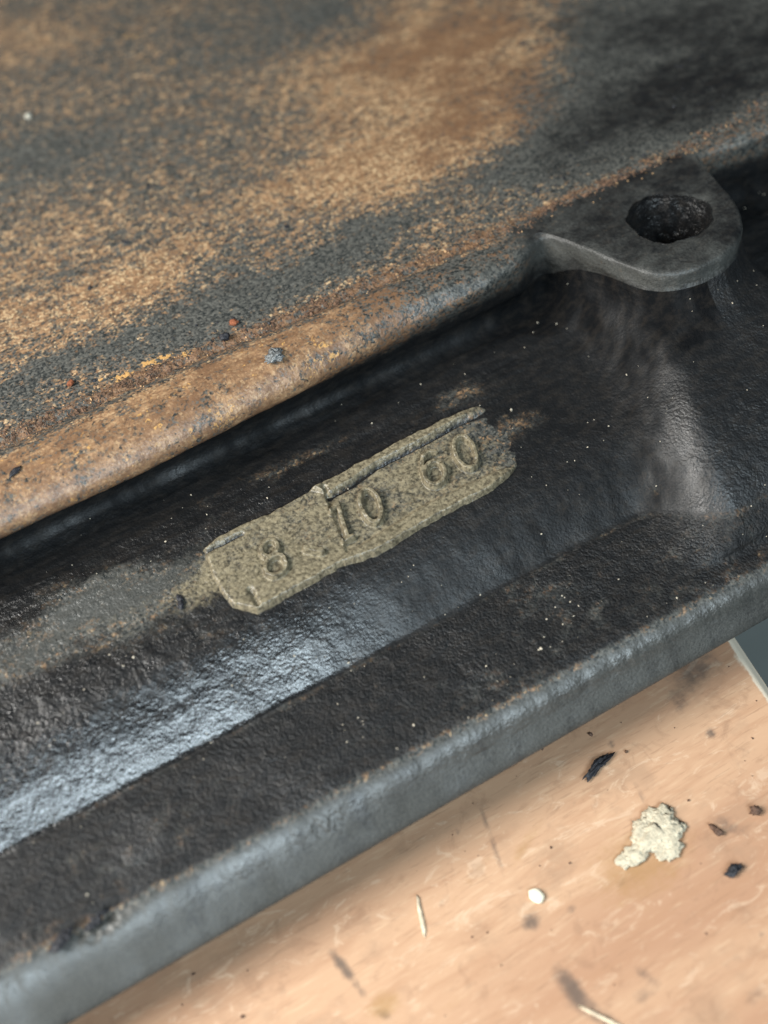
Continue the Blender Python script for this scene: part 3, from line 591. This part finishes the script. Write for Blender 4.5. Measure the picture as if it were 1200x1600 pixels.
lump('pale_crumb', on_block(45, 184), (1.7, 1.7, 1.2), simple('pale_grit', (0.5, 0.48, 0.40), .8), 'pale grey crumb alone on the mottled deck', 'crumb', 26, 3, .4, 10)
lump('tar_clot', on_block(283, 944), (1.8, 3.2, 1.3), BLK, 'black tar clot on the panel left of the date pad', 'clot', 27, 3, .5, -25, None, [(0, .6, 0, .6), (.1, -.3, 0, .7), (-.5, .9, 0, .5)])
lump('tar_clot', on_block(152, 1438), (3.6, 2.6, 1.6), BLK, 'black tar clot caught in the chewed notch of the flange edge', 'clot', 31, 4, .7, 15, None, [(0, 0, 0, .7), (.8, .3, 0, .5), (-.8, -.2, 0, .5)])
lump('tar_clot', on_block(96, 1472), (4.2, 1.8, 1.1), BLK, 'flat black tar smear on the flange edge beside the notch', 'clot', 32, 4, .7, 20)
lump('tar_clot', on_block(24, 738), (3.2, 1.6, .6), BLK, 'black tar smear on the rusty rim bead', 'clot', 28, 3, .4, 25)

# ------------------------------------------------------------------ grit (nobody could count it)
ICO = None
def grit(name, pts, sizes, mat, label):
    import bmesh
    bm = bmesh.new(); bmesh.ops.create_icosphere(bm, subdivisions=1, radius=0.5)
    bv_ = np.array([v.co[:] for v in bm.verts]); bfc = np.array([[v.index for v in f.verts] for f in bm.faces]); bm.free()
    n_ = len(pts); k = len(bv_)
    jit = 1+0.7*(rng.random((n_, k, 1))-0.5); sc3 = sizes[:, None, None]*(0.6+0.8*rng.random((n_, 1, 3)))
    co_ = pts[:, None]+bv_[None]*jit*sc3
    f = (bfc[None]+np.arange(n_)[:, None, None]*k).reshape(-1, 3)
    o = mesh_np(name, co_.reshape(-1, 3), f, mat, None, smooth=False)
    return tag(o, label, 'grit', None, 'stuff')
def pick(mask, n_):
    w = mask.ravel(); i = rng.choice(w.size, n_, p=w/w.sum()); return P.reshape(-1, 3)[i]+rng.normal(0, 0.12, (n_, 3))*[1, 1, 0.2]
vis = (UU > -110)
m1 = np.exp(-((V-vT[:, None]+0.6)/1.7)**2)*(ki < 6)*vis*(0.25+sstep(fbm(UU/6, V/6, 401, 3), -.1, .4))
GR = simple('rust_grit', (0.10, 0.055, 0.032), .9, .6, .9)
grit('rust_grit', pick(m1, 3400), np.exp(rng.normal(-1.15, 0.50, 3400)), GR, 'brown rust grit gathered in the crease behind the bead')
m2 = np.exp(-((V-vT[:, None]+0.6)/2.6)**2)*(ki < 6)*vis
grit('ochre_grit', pick(m2, 700), np.exp(rng.normal(-1.35, 0.4, 700)), simple('ochre_grit', (0.36, 0.22, 0.11), .85, .4, .9), 'ochre rust grains scattered along the crease')
m3 = (on_panel*0.8+on_flange*1.2)*vis*(0.15+sstep(fbm(UU/12, V/10, 411, 3), 0, .5))*(ki > 12)
grit('pale_sand', pick(m3, 420), np.exp(rng.normal(-1.45, 0.45, 420)), simple('pale_sand', (0.42, 0.37, 0.29), .7, .3, .9), 'pale sand grains stuck to the oily panel and flange')
m4 = on_deck*vis*(V > -260)*(0.1+sstep(fbm(UU/14, V/10, 421, 3), -.1, .4))
grit('dark_specks', pick(m4, 1000), np.exp(rng.normal(-1.05, 0.50, 1000)), BLK, 'dark sooty specks scattered over the deck')

nb_ = 170; bx_ = rng.uniform(-130, EDGE-3, nb_); by_ = rng.uniform(-170, -25, nb_)
grit('bench_dust', np.stack([bx_, by_, np.full(nb_, BENCH+0.08)], 1), np.exp(rng.normal(-1.15, 0.55, nb_)), BRN, 'dark brown dust specks scattered over the wooden bench')
